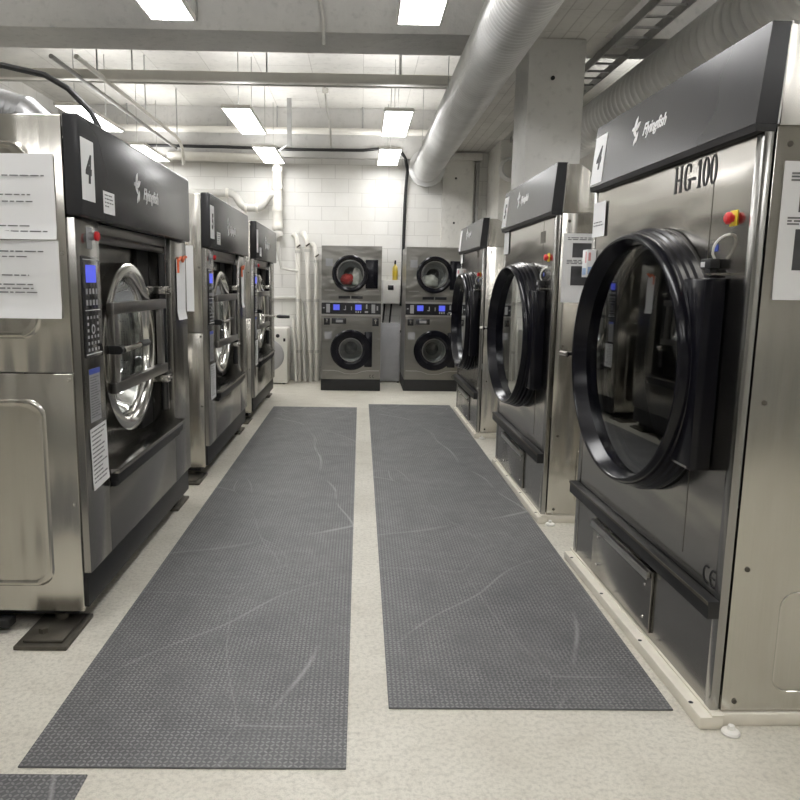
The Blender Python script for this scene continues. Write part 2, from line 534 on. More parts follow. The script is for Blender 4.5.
# ================================================================ CEILING LIGHTS
def ceiling_light(x, y, label):
    r = thing('ceiling_light', label, 'ceiling light', (x, y, 3.12), 0, 'white panel lights hanging from the ceiling')
    L, W = .62, .145
    fr_ = MB()
    for sx in (-1, 1): fr_.box(min(sx*W, sx*(W-.012)), max(sx*W, sx*(W-.012)), -L, L, -.004, .03)
    for sy in (-1, 1): fr_.box(-W+.012, W-.012, min(sy*L, sy*(L-.012)), max(sy*L, sy*(L-.012)), -.004, .03)
    fr_.box(-W+.012, W-.012, -L+.012, L-.012, .012, .026)
    fr_.build('frame', 'white_plastic', r)
    MB().box(-W+.0125, W-.0125, -L+.0125, L-.0125, 0, .0115).build('diffuser', 'lamp', r)
    MB().box(-W+.0125, W-.0125, -L+.0125, L-.0125, .0262, .031).build('added_glow_sheet', 'glow_up', r)  # added glowing sheet on the panel back, throws light on the ceiling
    k = MB()
    for sy in (-.45, .45):
        k.cyl((0, sy, .034), (0, sy, ZC-3.121), .004, n=6)
    k.split('suspension_wire', 'conduit', r)
    return r
rows = {.355: 'aisle row right of centre', -1.235: 'row above the washers', -2.85: 'far left row', 3.05: 'row over the dryers'}
ysl = [4.43, 8.05, 10.08, 2.2, -.6]
names = {(.355, 4.43): 'nearest white panel light right of centre, cut by the top of the picture',
         (.355, 8.05): 'middle white panel light in the row right of centre, in front of the back wall',
         (.355, 10.08): 'farthest white panel light right of centre, beside the black cable',
         (-1.235, 4.43): 'nearest white panel light in the row over the washers, at the top edge',
         (-1.235, 8.05): 'middle white panel light in the row over the washers',
         (-1.235, 10.08): 'farthest white panel light in the row over the washers, above the waste pipe',
         (-2.85, 8.05): 'white panel light half hidden by the black fascia of washer 4, nearer one',
         (-2.85, 10.08): 'white panel light just above the black fascia of washer 4, farther one'}
for x in rows:
    for y in ysl:
        if x > 2 and y > 9: continue
        if x < -2 and y < 3: continue
        lab = names.get((x, y), 'added white panel light of the %s, %s' % (rows[x], {4.43: 'level with the nearest washer', 8.05: 'beyond the concrete column', 10.08: 'beside the back wall', 2.2: 'just before the nearest machines', -.6: 'above and behind the viewpoint', -2.4: 'by the wall behind the viewpoint'}[y]))
        ceiling_light(x, y, lab)  # positions without an own label are lights added beyond the view for illumination

# ================================================================ DUCTS, PIPES, TRAYS
def spiral_duct(name, x, z, y0, y1, r, label, pitch=.055, rib=.004):
    root = thing(name, label, 'air duct', (x, y0, z))
    n = 40
    prof = []
    y = 0.0; L = y1-y0
    while y < L-.001:
        prof += [(r, y), (r, y+pitch*.74), (r+rib, y+pitch*.82), (r+rib, y+pitch*.93)]
        y += pitch
    prof.append((r, L))
    MB().lathe((0, 0, 0), (0, 1, 0), prof, n).build('tube', 'duct', root, 60)
    return root
d1 = spiral_duct('air_duct', .925, 3.10, -3.3, 10.83, .195, 'long silver spiral duct running over the aisle to the back wall')
MB().lathe((0, 14.03, 0), (0, 1, 0), [(.2, 0), (.26, .01), (.26, .07), (.2, .08)], 40).build('wall_collar', 'duct', d1)
k = MB()
for y in (1.5, 5.2, 7.4, 9.8, 12.4):
    k.box(-.206, -.203, y-.02, y+.02, 0, ZC-3.103)
k.split('hanger', 'tray', d1)
d2_ = spiral_duct('air_duct', 2.40, 3.10, -3.3, 9.97, .21, 'fat grey spiral duct behind the black fascia of the nearest dryer', .11, .012)
MB().lathe((0, 13.2, 0), (0, 1, 0), [(.215, 0), (.27, .01), (.27, .06), (.215, .07)], 40).build('wall_collar', 'duct', d2_)

tag(MB().lathe((1.97, 10.0, 2.98), (0, -1, 0), [(.13, .001), (.16, .004), (.16, .05), (.13, .09), (.11, .09), (.11, .001)], 36, closed=True).build('vent_collar', 'duct'), 'round vent collar on the corner wall, half hidden by the column', 'vent')
# cable tray along the right bay
tr = thing('cable_tray', 'open ladder cable tray beside the longitudinal beam', 'cable tray', (1.93, -3.3, 3.3))
a = MB()
for x in (0, .22): a.box(x, x+.012, 0, 13.2, 0, .07)
a.split('side_rail', 'tray', tr)
a = MB()
y = .1
while y < 13.2:
    a.box(.012, .22, y, y+.02, .01, .025); y += .22
a.split('rung', 'tray', tr)
a = MB()
for y in (1, 3, 5, 7, 11):
    a.cyl((.006, y, .07), (.006, y, ZC-3.3), .006, n=6); a.cyl((.226, y, .07), (.226, y, ZC-3.3), .006, n=6)
a.split('hanger_rod', 'tray', tr)

# trunking across the aisle
r = thing('ceiling_trunking', 'grey trunking running across under the ceiling beyond the cross beam', 'trunking', (-4.2, 7.15, 3.295))
MB().box(0, 5.38, 0, .09, 0, .085, .006).build('channel', 'pipe_white', r)
MB().cyl((0, .15, .02), (5.38, .15, .02), .022, n=10).build('conduit_tube', 'pipe_grey', r)
a = MB()
for x in (.8, 2.05, 3.3, 4.55): a.cyl((x, .04, .085), (x, .04, ZC-3.297), .008, n=6)
a.split('hanger_rod', 'tray', r)
r = thing('water_pipe', 'white horizontal pipe hung in front of the back wall ring beam', 'pipe', (-4.2, 10.72, 3.57))
MB().cyl((0, 0, 0), (5.9, 0, 0), .045, n=16).build('tube', 'pipe_white', r)
a = MB()
for x in (.9, 2.3, 3.0, 4.2, 5.4): a.cyl((x, 0, .04), (x, 0, ZC-3.572), .012, n=8)
a.split('pipe_clamp', 'tray', r)
# black cable on the ring beam that bends down the wall
pts = [(-4.2, 10.79, 3.36), (-3, 10.78, 3.35), (-2, 10.78, 3.345), (-1, 10.78, 3.325), (0, 10.78, 3.33), (.42, 10.78, 3.37), (.54, 10.80, 3.34), (.62, 10.84, 3.24), (.655, 10.86, 3.08), (.64, 10.90, 2.85), (.63, 10.91, 2.6), (.625, 10.92, 2.3), (.62, 10.92, 1.9), (.62, 10.92, 1.3), (.61, 10.91, 1.2), (.60, 10.90, 1.14)]
tag(MB().sweep(pts, .022, 10).build('power_cable', 'cable'), 'thick black cable along the back wall that bends down between the stacked machines', 'cable')
# upstand conduits on ceiling bay
r = thing('ceiling_conduit', 'pale conduit running over the washers that bends down at its far end', 'conduit', (-2.41, 6.502, 3.30))
MB().sweep([(0, 0, 0), (0, 3.3, 0), (.0, 3.55, -.03), (.0, 3.68, -.10), (.0, 3.72, -.2), (.0, 3.72, -.3)], .022, 8).build('tube', 'pipe_white', r)
a = MB()
for y in (.5, 2.0, 3.4): a.cyl((0, y, .02), (0, y, ZC-3.302), .008, n=6)
a.split('hanger_rod', 'tray', r)
r = thing('ceiling_conduit', 'grey conduit under the ceiling, left of the pale conduit', 'conduit', (-2.62, 6.502, 3.30))
MB().sweep([(0, 0, 0), (0, 4.2, 0)], .02, 8).build('tube', 'conduit', r)
r = thing('hanging_drop', 'pale cable drop hanging from the ceiling above the left stacked machine', 'cable', (-.45, 9.2, ZC-.001))
MB().sweep([(0, 0, 0), (.0, 0, -.18), (.01, 0, -.36), (.05, .05, -.5), (.07, .05, -.8)], .013, 8).build('tube', 'pipe_grey', r)
MB().box(-.035, .035, -.03, .03, -.2, -.14, .006).build('junction_box', 'pipe_white', r)
r = thing('hanging_drop', 'pale conduit drop fixed to the near side of the cross beam', 'cable', (-.34, 5.955, 3.88))
MB().sweep([(0, 0, 0), (0, 0, -.2), (.005, 0, -.3), (.03, 0, -.42), (.035, 0, -.62)], .014, 8).build('tube', 'pipe_grey', r)
MB().box(-.03, .03, -.02, .024, -.15, -.06, .005).box(-.06, -.04, -.02, .024, -.06, -.03).box(.04, .06, -.02, .024, -.06, -.03).build('junction_box', 'pipe_white', r)
r = thing('hanging_drop', 'thin conduit dropping down the cross beam over the washers', 'cable', (-1.28, 5.962, 3.88))
MB().cyl((0, 0, 0), (0, 0, -.46), .01, n=8).build('tube', 'conduit', r)

r = thing('strip_bracket', 'dark steel bracket hanging below the white water pipe', 'bracket', (-.99, 10.3, ZC))
MB().box(-.03, .03, -.02, .02, -.62, 0).sweep([(0, 0, -.58), (-.16, .1, -.66)], .014, 6).build('strut', 'tray', r)
# waste pipe with the trap
r = thing('waste_pipe', 'white plastic waste pipe with a trap on the back wall left side', 'pipe', (-1.21, 10.8, 0))
MB().cyl((0, 0, 2.2), (0, 0, 3.12), .07, n=18).sweep([(0, 0, 3.1), (-.02, 0, 3.17), (-.09, 0, 3.2), (-.3, 0, 3.2), (-1.55, 0, 3.22)], .062, 16).build('riser', 'pipe_white', r)
MB().sweep([(-1.6, 0, 2.71), (-.9, 0, 2.71), (-.68, 0, 2.71), (-.61, 0, 2.68), (-.57, 0, 2.62), (-.53, 0, 2.56), (-.47, 0, 2.51), (-.28, 0, 2.51), (-.22, 0, 2.54), (-.17, 0, 2.61), (-.12, 0, 2.69), (0, 0, 2.71)], .055, 16).build('trap', 'pipe_grey', r)
a = MB()
for z in (2.25, 2.5, 2.8, 3.05): a.cyl((0, 0, z-.03), (0, 0, z+.03), .082, n=18)
a.cyl((-.47, 0, 2.51), (-.44, 0, 2.51), .068, n=16).cyl((-.31, 0, 2.51), (-.28, 0, 2.51), .068, n=16).cyl((-.74, 0, 2.71), (-.70, 0, 2.71), .068, n=16)
a.split('coupling', 'pipe_white', r)
MB().sweep([(0, 0, 2.2), (.0, -.01, 2.12), (.03, -.04, 2.08)], [.06, .085, .05], 14).sweep([(0, .0, 2.1), (0, .0, 1.9), (.05, .0, 1.66), (.3, .0, 1.62)], .022, 8).build('drain_fitting', 'pipe_grey', r)

for i, (xt, xb, zt, rr, lab) in enumerate(((-.925, -.90, 2.1, .033, 'leftmost white vertical pipe by the back wall'), (-.79, -.735, 2.12, .035, 'middle white vertical pipe by the back wall'), (-.655, -.64, 1.97, .03, 'white vertical pipe right beside the left stacked machine'))):
    r = thing('water_riser', lab, 'pipe', (xb, 10.82, 0), 0, 'white water pipes on the back wall')
    dx = xt-xb
    MB().sweep([(0, 0, 0), (dx*.1, 0, .4), (dx*.5, 0, 1.1), (dx, 0, zt-.1), (dx-.02, .02, zt), (dx-.05, .05, zt+.05), (dx-.07, .09, zt+.04)], rr, 12).build('tube', 'pipe_white', r)
    a = MB()
    for z in (.45, 1.2, zt-.2): a.cyl((dx*z/zt, 0, z-.02), (dx*z/zt, 0, z+.02), rr*1.3, n=12)
    a.split('coupling', 'pipe_grey', r)
    MB().sweep([(dx-.01, -rr*1.2, zt-.14), (dx+.045, -rr*1.4, zt-.1)], .012, 6).build('valve_handle', 'base_metal', r)
for i, (x0, x1, zt, lab) in enumerate(((-1.0, -.93, .92, 'thin white board leaning on the back wall beside the white washer'), (-.86, -.80, 1.15, 'grey plastic pipe leaning on the back wall between the white pipes'))):
    a = MB()
    if i == 0: a.sweep([(x1, 10.62, 0.02), (x0, 10.92, zt)], .022, 8)
    else: a.sweep([(x1, 10.66, 0.02), (x0, 10.88, zt), (x0-.04, 10.90, zt+.06), (x0-.12, 10.9, zt+.08), (x0-.45, 10.9, zt+.08)], .025, 10)
    tag(a.build('leaning_board' if i == 0 else 'drain_hose', 'pipe_white' if i == 0 else 'pipe_grey'), lab, 'board' if i == 0 else 'pipe')
# thin pipe along the wall low right of the left stack and upper left
r = MB().sweep([(.5, 10.9, .76), (.72, 10.9, .76)], .018, 8)
tag(r.build('wall_pipe', 'cable'), 'short dark pipe low on the back wall between the stacked machines', 'pipe')

# ================================================================ RUBBER MATS
def mat(x0, x1, y0, y1, label):
    me = MB().box(0, x1-x0, 0, y1-y0, 0, .006, .0015, 1)
    o = me.build('rubber_mat', 'mat'); o.location = (x0, y0, 0)
    return tag(o, label, 'floor mat', 'grey checker plate rubber mats')
mat(-1.012, -.026, 1.993, 8.5, 'long grey checker plate mat on the left, in front of the washers')
mat(.115, 1.105, 2.313, 8.75, 'long grey checker plate mat on the right, in front of the dryers')
mat(-1.79, -.79, -.6, 1.96, 'corner of a darker mat at the bottom left edge of the picture')

# ================================================================ WASHERS
def logo(mb, fr, s=1.0, txt='Flyingfish'):
    o, u, v, n = fr
    # leaping fish emblem: a few curved strokes
    for cx, cy, ln, an in ((-.20, .040, .075, 65), (-.172, .022, .07, 30), (-.205, -.005, .065, -45), (-.168, -.03, .055, 75), (-.225, .018, .05, 5), (-.19, -.045, .05, 60)):
        ca, sa = math.cos(math.radians(an)), math.sin(math.radians(an))
        pts = [(-.5, 0), (-.2, .2), (.2, .22), (.5, .02), (.2, -.12), (-.2, -.15)]
        mb.prism([((cx+(a*ca-b*sa)*ln)*s, (cy+(a*sa+b*ca)*ln)*s) for a, b in pts], fr, .0005, .0015)
    mb.text(txt, (o+u*.03*s-v*.012*s, u, v, n), .078*s, .0015, .35, .0006, .92)

def placard(digit, parent, fr, a0, a1, b0, b1):
    MBp = MB().prism([(a0, b0), (a1, b0), (a1, b1), (a0, b1)], fr, .0005, .002)
    p = MBp.build('number_placard', 'paper', parent)
    p['label'] = 'white placard with a black number' if digit else 'white placard'
    if not digit: return p
    o, u, v, n = fr
    f2 = (o+u*((a0+a1)/2)+v*((b0+b1)/2)+n*.002, u, v, n)
    MB().text(digit, f2, (b1-b0)*.62, .006, .18, .0006, .8).build('digit', 'black_ink', p)
    return p

WLEN = 1.82
def make_washer():
    r = thing('industrial_washer', '', 'washing machine', (-1.13, 2.86, 0), 0, 'large industrial washers along the left side')
    # side panels with embossed fields
    for side, (y0, y1, ye) in enumerate(((0, .014, 0), (WLEN-.014, WLEN, WLEN))):
        p = MB().box(-1.5, 0, y0, y1, .09, 1.083, .004)
        p.box(-1.5, 0, y0, y1, 1.087, 2.06, .004)
        sgn = -1 if side == 0 else 1
        for z0, z1 in ((.20, .98), (1.22, 1.96)):
            for x0, x1 in ((-1.40, -.115),):
                rr = .07; path = []
                for cx, cz, a0 in ((x1-rr, z1-rr, 0), (x0+rr, z1-rr, 90), (x0+rr, z0+rr, 180), (x1-rr, z0+rr, 270)):
                    for k in range(6):
                        t_ = math.radians(a0+k*18); path.append(V((cx+rr*math.cos(t_), ye, cz+rr*math.sin(t_))))
                k = len(path)
                inner = []
                cxm, czm = (x0+x1)/2, (z0+z1)/2
                def inset(q, d): return V((q.x-math.copysign(d, q.x-cxm), q.y, q.z-math.copysign(d, q.z-czm)))
                rings = [[inset(q, d_)+Y_*(sgn*h_) for q in path] for d_, h_ in ((0, .0002), (.006, .007), (.014, .0085), (.022, .004), (.03, .0035))]
                vs = sum(rings, []); fs = []
                for a in range(len(rings)-1):
                    for b in range(k): fs.append([a*k+b, a*k+(b+1) % k, (a+1)*k+(b+1) % k, (a+1)*k+b])
                fs.append([(len(rings)-1)*k+b for b in range(k)])
                p.faces(vs, fs)
        po = p.build('side_panel', 'steel_side', r)
        s = MB()
        for z in (.55, 1.06, 1.55): s.lathe((-.018, ye+(.001 if side else -.001)*0, z), (0, sgn, 0), [(.008, 0), (.007, .004), (.001, .005)], 12)
        if side == 0: s.sweep([(-.33, -.012, 1.20), (-.325, -.02, 1.15), (-.34, -.018, 1.13)], .006, 6)
        s.split('screw', 'chrome', po)
    # casing shell
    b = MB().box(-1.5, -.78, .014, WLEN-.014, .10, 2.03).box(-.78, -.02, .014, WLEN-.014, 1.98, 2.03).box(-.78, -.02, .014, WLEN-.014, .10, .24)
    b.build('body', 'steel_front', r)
    # columns either side of the recess
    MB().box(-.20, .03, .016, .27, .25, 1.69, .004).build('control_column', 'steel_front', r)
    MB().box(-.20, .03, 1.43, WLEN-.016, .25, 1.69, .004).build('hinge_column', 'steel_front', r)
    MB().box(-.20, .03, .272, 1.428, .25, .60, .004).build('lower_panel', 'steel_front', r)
    a = MB().box(-.2, .0, .272, 1.428, 1.645, 1.69, .003).sweep([(-.03, .272, 1.63), (-.03, 1.428, 1.63)], .02, 10)
    a.build('header_rail', 'steel_bar', r)
    # kick and base
    MB().box(-1.45, .012, .02, WLEN-.02, .10, .249, .003).build('kick_plate', 'black_rubber', r)
    MB().box(-1.45, -.30, -.03, .03, .025, .06, .004).box(-1.45, -.05, .06, .18, .05, .10).box(-1.45, -.05, WLEN-.18, WLEN-.06, .05, .10).box(-.35, -.06, .181, WLEN-.181, .03, .10).box(-1.45, -1.1, .181, WLEN-.181, .03, .10).split('base_frame', 'dark_gap', r)
    for x, y in ((-.225, -.165), (-.225, WLEN-.2), (-1.4, -.165), (-1.4, WLEN-.2)):
        f = MB().box(x, x+.21, y, y+.30, 0, .018, .004).box(x+.025, x+.185, y+.03, y+.27, .018, .03, .004)
        f.cyl((x+.10, y+.24, .03), (x+.10, y+.24, .055), .03, n=12).cyl((x+.08, y+.1, .03), (x+.08, y+.1, .05), .02, n=6)
        f.build('foot_plate', 'base_metal', r)
    # door recess
    fr = FR((0, 0, 0), Y_, Z_)
    yc, zc, R = .80, 1.12, .418
    MB().hole_plate(fr, .272, 1.428, .601, 1.644, yc, zc, .36, -.13, -.12).build('recess_plate', 'steel_front', r)
    MB().box(-.119, -.10, 1.22, 1.427, .62, 1.62).build('hinge_recess', 'dark_gap', r)
    # drum
    MB().lathe((0, yc, zc), (1, 0, 0), [(.36, -.13), (.375, -.16), (.375, -.66), (.30, -.70), (.001, -.71)], 56).build('drum', 'drum', r)
    # door
    dr = MB().lathe((0, yc, zc), (1, 0, 0), [(.415, -.119), (R, -.09), (R, -.035), (.415, -.012), (.40, -.004), (.372, -.002), (.352, -.014), (.335, -.04), (.33, -.07), (.335, -.10), (.40, -.119)], 72, closed=True).build('door', 'chrome', r)
    MB().lathe((0, yc, zc), (1, 0, 0), [(.334, -.06), (.325, -.075), (.30, -.13), (.25, -.17), (.15, -.20), (.001, -.205)], 56).build('door_glass', 'glass', dr)
    bars = MB()
    for z in (1.325, .965): bars.box(-.002, .032, yc-.385, yc+.50, z-.026, z+.026, .004)
    bars.box(-.002, .028, yc-.37, yc-.315, .96, 1.35, .004).box(-.002, .028, yc+.40, yc+.455, .96, 1.35, .004)
    bars.build('door_brace', 'steel_bar', dr)
    hg = MB()
    hg.cyl((.01, 1.30, .72), (.01, 1.30, 1.60), .022, n=12)
    hg.build('hinge_pin', 'black_gloss', dr)
    hb = MB()
    for z in (1.40, .90): hb.box(-.1, .035, 1.27, 1.36, z-.022, z+.022, .004).cyl((.035, 1.33, z), (.05, 1.33, z), .016, n=8)
    hb.split('hinge_block', 'chrome', dr)
    hd = MB().box(.0, .05, yc-.385, yc-.31, 1.12, 1.16, .006).cyl((.045, yc-.385, 1.14), (.045, yc-.33, 1.14), .02, n=14)
    hd.build('latch', 'black_rubber', dr)
    hd = MB().sweep([(.06, yc-.36, 1.14), (.075, yc-.30, 1.145), (.08, yc-.16, 1.15)], [.014, .012, .012], 10)
    hv = hd.build('lever', 'chrome', dr)
    MB().sweep([(.08, yc-.17, 1.15), (.082, yc-.12, 1.152), (.08, yc-.05, 1.152)], [.014, .018, .016], 10).build('grip', 'black_rubber', dr)
    # ledge
    MB().box(.0, .075, .275, 1.50, .606, .628, .004).build('ledge', 'steel_front', r)
    MB().box(.031, .066, .29, 1.48, .565, .605, .004).box(.031, .05, .30, 1.47, .54, .564, .003).build('ledge_shadow', 'black_rubber', r)  # black step standing in for the shadow under the ledge
    # fascia
    f = MB().box(.002, .065, .0, 1.78, 1.692, 2.068, .010, 3)
    fo = f.build('fascia', 'black_fascia', r)
    ff = FR((.065, 0, 0), Y_, Z_)
    lg = MB(); logo(lg, FR((.065, .91, 1.88), Y_, Z_), 1.0)
    lg.build('logo', 'silver_print', fo)
    # control panel
    fp = FR((.03, 0, 0), Y_, Z_)
    cp = MB().box(.03, .036, .055, .238, 1.14, 1.545, .002).build('control_panel', 'black_gloss', r)
    MB().prism([(.066, 1.328), (.228, 1.328), (.228, 1.331), (.066, 1.331)], fp, .006, .0075).prism([(.06, 1.15), (.232, 1.15), (.232, 1.154), (.06, 1.154)], fp, .006, .0075).prism([(.06, 1.53), (.232, 1.53), (.232, 1.533), (.06, 1.533)], fp, .006, .0075).split('trim_line', 'silver_print', cp)
    MB().prism([(.085, 1.44), (.195, 1.44), (.195, 1.51), (.085, 1.51)], fp, .006, .0078).split('display', 'screen', cp)
    kk = MB()
    for j, z in enumerate((1.405, 1.36)):
        for i in range(4): kk.prism([(.078+i*.036, z-.011), (.096+i*.036, z-.011), (.096+i*.036, z+.011), (.078+i*.036, z+.011)], fp, .006, .0078)
    for j in range(6):
        z = 1.30-j*.026
        for i in range(4):
            if (i in (1, 2)) and j in (1, 2): continue
            kk.prism([(.08+i*.036, z-.006), (.094+i*.036, z-.006), (.094+i*.036, z+.006), (.08+i*.036, z+.006)], fp, .006, .0078)
    kk.lathe((.0365, .142, 1.252), (1, 0, 0), [(.02, 0), (.02, .0012), (.013, .0012), (.013, 0)], 20)
    kk.split('keypad', 'grey_label', cp)
    es = MB().cyl((.03, .155, 1.625), (.055, .155, 1.625), .016, n=14).box(.03, .032, .125, .185, 1.575, 1.66, .0008).build('emergency_stop', 'grey_label', r)
    MB().lathe((.055, .155, 1.625), (1, 0, 0), [(.014, 0), (.019, .003), (.019, .012), (.013, .018), (.001, .019)], 20).build('red_button', 'red', es)
    st = MB().prism([(.085, .87), (.205, .87), (.205, 1.09), (.085, 1.09)], fp, .0005, .002).build('instruction_plate', 'grey_label', r)
    MB().prism([(.085, 1.068), (.205, 1.068), (.205, 1.09), (.085, 1.09)], fp, .002, .003).build('header_strip', 'blue_print', st)
    l = MB(); word_lines(l, FR((.032, 0, 0), Y_, Z_), .092, .2, [1.055-i*.011 for i in range(16)], random.Random(3), .004, fill=(.7, 1)); l.build('print', 'ink', st)
    lb = MB().prism([(.24, 1.725), (.375, 1.725), (.375, 1.815), (.24, 1.815)], ff, .0005, .002).build('small_notice', 'paper', r)
    l = MB(); word_lines(l, FR((.067, 0, 0), Y_, Z_), .252, .36, [1.80, 1.785, 1.77, 1.755], random.Random(5), .005); l.build('print', 'ink', lb)
    return r
W1 = make_washer()
WY = (2.86, 5.255, 7.56)
W2 = copy_tree(W1); W2.location.y = WY[1]
W3 = copy_tree(W1); W3.location.y = WY[2]
W1['label'] = 'nearest stainless washer on the left, black fascia with placard 4'
W2['label'] = 'middle stainless washer on the left, black fascia with placard 5'
W3['label'] = 'farthest stainless washer on the left, next to the back wall pipes'
ff = FR((.065, 0, 0), Y_, Z_)
placard('4', W1, ff, .012, .145, 1.755, 1.985)
placard('5', W2, ff, .012, .145, 1.755, 1.985)
placard('', W3, ff, .02, .12, 1.755, 1.985)
# the black lever of the far washer stands out into the aisle
for c in named(W3, 'door'):
    for g_ in list(c.children):
        if g_.name.split('.')[0] in ('lever', 'grip'): bpy.data.objects.remove(g_)
    MB().sweep([(.06, .37, 1.10), (.12, .40, 1.095), (.24, .42, 1.09)], [.012, .011, .011], 10).build('lever', 'chrome', c)
    MB().sweep([(.22, .418, 1.09), (.25, .42, 1.088), (.36, .43, 1.085)], [.014, .02, .016], 10).build('grip', 'black_rubber', c)
# laundry seen through the glass of the near washer
def bundle(name, mat_, c, sx, sy, sz, seed, label):
    rnd = random.Random(seed)
    b = bmesh.new(); bmesh.ops.create_icosphere(b, subdivisions=4, radius=1)
    ph = [(V((rnd.uniform(-1, 1), rnd.uniform(-1, 1), rnd.uniform(-1, 1))).normalized(), rnd.uniform(3, 9), rnd.uniform(0, 6)) for _ in range(9)]
    for v in b.verts:
        k = 1+sum(.055*math.sin(q.dot(v.co)*f_+p_) for q, f_, p_ in ph)
        v.co = V((v.co.x*sx*k, v.co.y*sy*k, max(v.co.z*sz*k, -sz*.75)))
    m_ = MB(); m_._add(b)
    o = m_.build(name, mat_, None, 80); o.location = c
    return tag(o, label, 'laundry')

# ================================================================ DRYERS
def seriftext(mb, fr, s):
    """HG-100 in bold condensed serif letters; height s, origin at left baseline"""
    def P(pts, x0): mb.prism([((x0+a)*s, b*s) for a, b in pts], fr, .0005, .0014)
    def rect(x0, a0, a1, b0, b1): P([(a0, b0), (a1, b0), (a1, b1), (a0, b1)], x0)
    def ring(x0, cx, cy, rx, ry, ix, iy, t0, t1, n=28):
        for k in range(n):
            u0, u1 = math.radians(t0+(t1-t0)*k/n), math.radians(t0+(t1-t0)*(k+1)/n)
            P([(cx+rx*math.cos(u0), cy+ry*math.sin(u0)), (cx+rx*math.cos(u1), cy+ry*math.sin(u1)), (cx+ix*math.cos(u1), cy+iy*math.sin(u1)), (cx+ix*math.cos(u0), cy+iy*math.sin(u0))], x0)
    # H
    for a in (.07, .50): rect(0, a, a+.15, 0, 1); rect(0, a-.045, a+.195, 0, .045); rect(0, a-.045, a+.195, .955, 1)
    rect(0, .2, .52, .45, .53)
    # G
    ring(.84, .30, .5, .29, .51, .14, .46, 48, 322)
    rect(.84, .42, .57, .04, .42); rect(.84, .30, .64, .37, .44); rect(.84, .47, .54, .66, .97)
    # hyphen
    rect(1.52, .02, .28, .33, .45)
    # 1
    rect(1.88, .12, .27, 0, 1); rect(1.88, .04, .35, 0, .045); P([(.02, .80), (.12, .86), (.12, 1), (.02, .90)], 1.88)
    # 0 0
    for x0 in (2.30, 2.86): ring(x0, .25, .5, .25, .51, .105, .46, 0, 360, 36)

